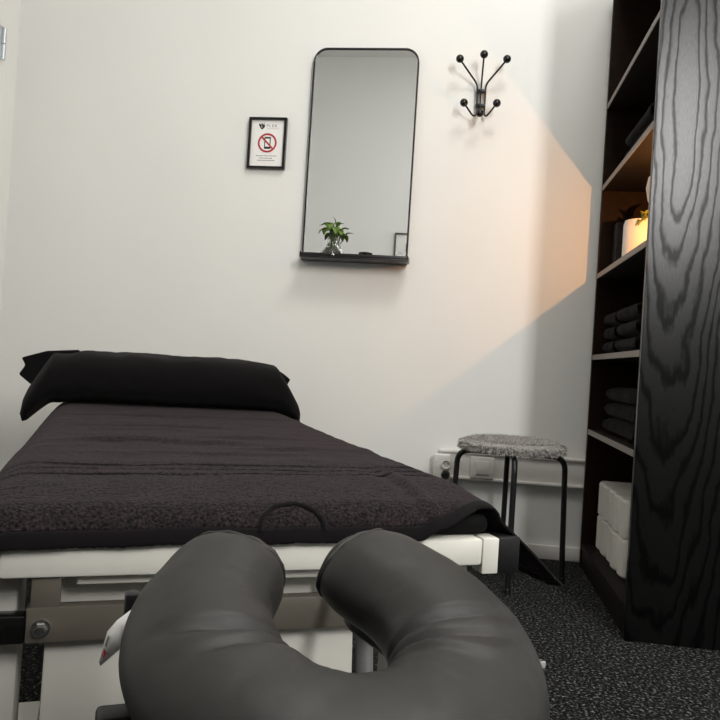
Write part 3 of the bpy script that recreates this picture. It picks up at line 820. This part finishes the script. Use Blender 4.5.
link('ban_symbol', b, 'red', pp, smooth=False)
b = BM()      # logo: dark strokes of a small swirl
for cx, cz, rx, rz, an in ((-.033, .071, .004, .0095, -25), (-.026, .075, .0035, .006, -20), (-.0195, .0675, .0055, .008, 25), (-.026, .060, .0065, .0028, 20), (-.0185, .077, .002, .005, 10)):
    ca, sa = cos(radians(an)), sin(radians(an))
    b.faces.new([b.verts.new((cx + rx * cos(2 * pi * k / 20) * ca + rz * sin(2 * pi * k / 20) * sa, -.0105, cz - rx * cos(2 * pi * k / 20) * sa + rz * sin(2 * pi * k / 20) * ca)) for k in range(20)])
link('logo', b, 'ink', pp, smooth=False)
def text(body, x, z, size, y, m, parent, name, spacing=1.0):
    cu = bpy.data.curves.new(name, 'FONT'); cu.body = body; cu.size = size; cu.space_character = spacing; cu.extrude = .0001
    o = bpy.data.objects.new(name, cu); COL.objects.link(o)
    dg = bpy.context.evaluated_depsgraph_get(); dg.update()
    me = bpy.data.meshes.new_from_object(o.evaluated_get(dg))
    bpy.data.objects.remove(o); o = bpy.data.objects.new(name, me); COL.objects.link(o)
    me.materials.clear(); me.materials.append(M[m]); o.parent = parent
    o.location = (x, y, z); o.rotation_euler = (pi / 2, 0, 0); return o
text('PLER', -.0075, .0655, .0165, -.0105, 'ink_grey', pp, 'lettering', 1.35)
b = BM()
flatbox(b, -.0065, .044, .0592, .0600, -.0104)
link('rule_line', b, 'ink_grey', pp, smooth=False)
for z, segs in ((-.050, ((-.044, -.036), (-.034, -.014), (-.012, .006), (.008, .026), (.028, .040))), (-.0595, ((-.030, -.012), (-.010, .008), (.010, .024))), (-.0685, ((-.038, -.020), (-.018, .004), (.006, .020), (.022, .034)))):
    b = BM()
    for x0, x1 in segs: flatbox(b, x0, x1, z - .0012, z + .0012, -.0104)
    flatbox(b, segs[0][0], segs[-1][1], z - .0004, z + .0004, -.0103)
    link('print_line', b, 'ink_grey', pp, smooth=False)

# ------------------------------------------------------------------ coat rack
t = thing('coat_rack', 'black wire coat rack with six ball hooks on the back wall', 'coat rack', (0, WY, 0))
YB, YT = -.022, -.082
def hookpath(pts): return arc_path(pts, .018, 6)
for s, xt, xm, xl in ((-1, -.072, -.001, -.047), (1, .104, .0315, .076)):
    b = BM(); tube(b, hookpath([(xt, YT, 1.874), (xm, YB, 1.802), (xm + (.004 if s < 0 else 0), YB, 1.682), (xm + s * .010, YB - .02, 1.672), (xl, YT, 1.708)]), .0035, 10); rd = link('wire', b, 'black_metal', t)
b = BM(); tube(b, hookpath([(.0175, YT - .01, 1.887), (.0145, YB, 1.80), (.0145, YB, 1.69), (.0145, YT, 1.671)]), .0035, 10); link('wire', b, 'black_metal', t)
for x, y, z in ((-.072, YT, 1.876), (.104, YT, 1.876), (.0175, YT - .01, 1.889), (-.047, YT, 1.709), (.076, YT, 1.709), (.0145, YT, 1.671)):
    b = BM(); ball(b, (x, y, z), .0152); link('ball', b, 'black_gloss', t)
for z in (1.778, 1.722):
    b = BM(); box(b, -.0035, .034, YB - .005, -.001, z - .005, z + .005, .002); link('bracket', b, 'black_metal', t)

# ------------------------------------------------------------------ sockets on the trunking
t = thing('socket_box', 'white double socket box with a black plug left of the stool', 'socket', (-.045, WY, .31))
b = BM(); box(b, -.034, .030, -.052, -.029, -.075, .062, .006, 3); link('cover', b, 'plastic_white', t)
b = BM(); lathe(b, [(0, 0), (.012, 0), (.014, .004), (.015, .006), (.017, .006), (.017, 0)], 28)
for v in b.verts: v.co = Vector((v.co.x + .014, -.0521 - v.co.z, v.co.y + .024))
link('socket', b, 'plastic_white', t)
b = BM(); lathe(b, [(0, .022), (.012, .021), (.016, .014), (.017, 0), (0, 0)], 28)
for v in b.verts: v.co = Vector((v.co.x + .014, -.0521 - v.co.z, v.co.y - .016))
pg = link('plug', b, 'black_plastic', t); pg['label'] = 'round black plug'
t = thing('wall_switch', 'square white outlet plate on the trunking seen between the stool legs', 'outlet', (.106, WY, .33))
b = BM(); box(b, -.045, .045, -.036, -.0281, -.041, .041, .004); link('plate', b, 'plastic_white', t)
b = BM(); box(b, -.026, .026, -.041, -.0361, -.026, .026, .003); link('rocker', b, 'plastic_white', t)
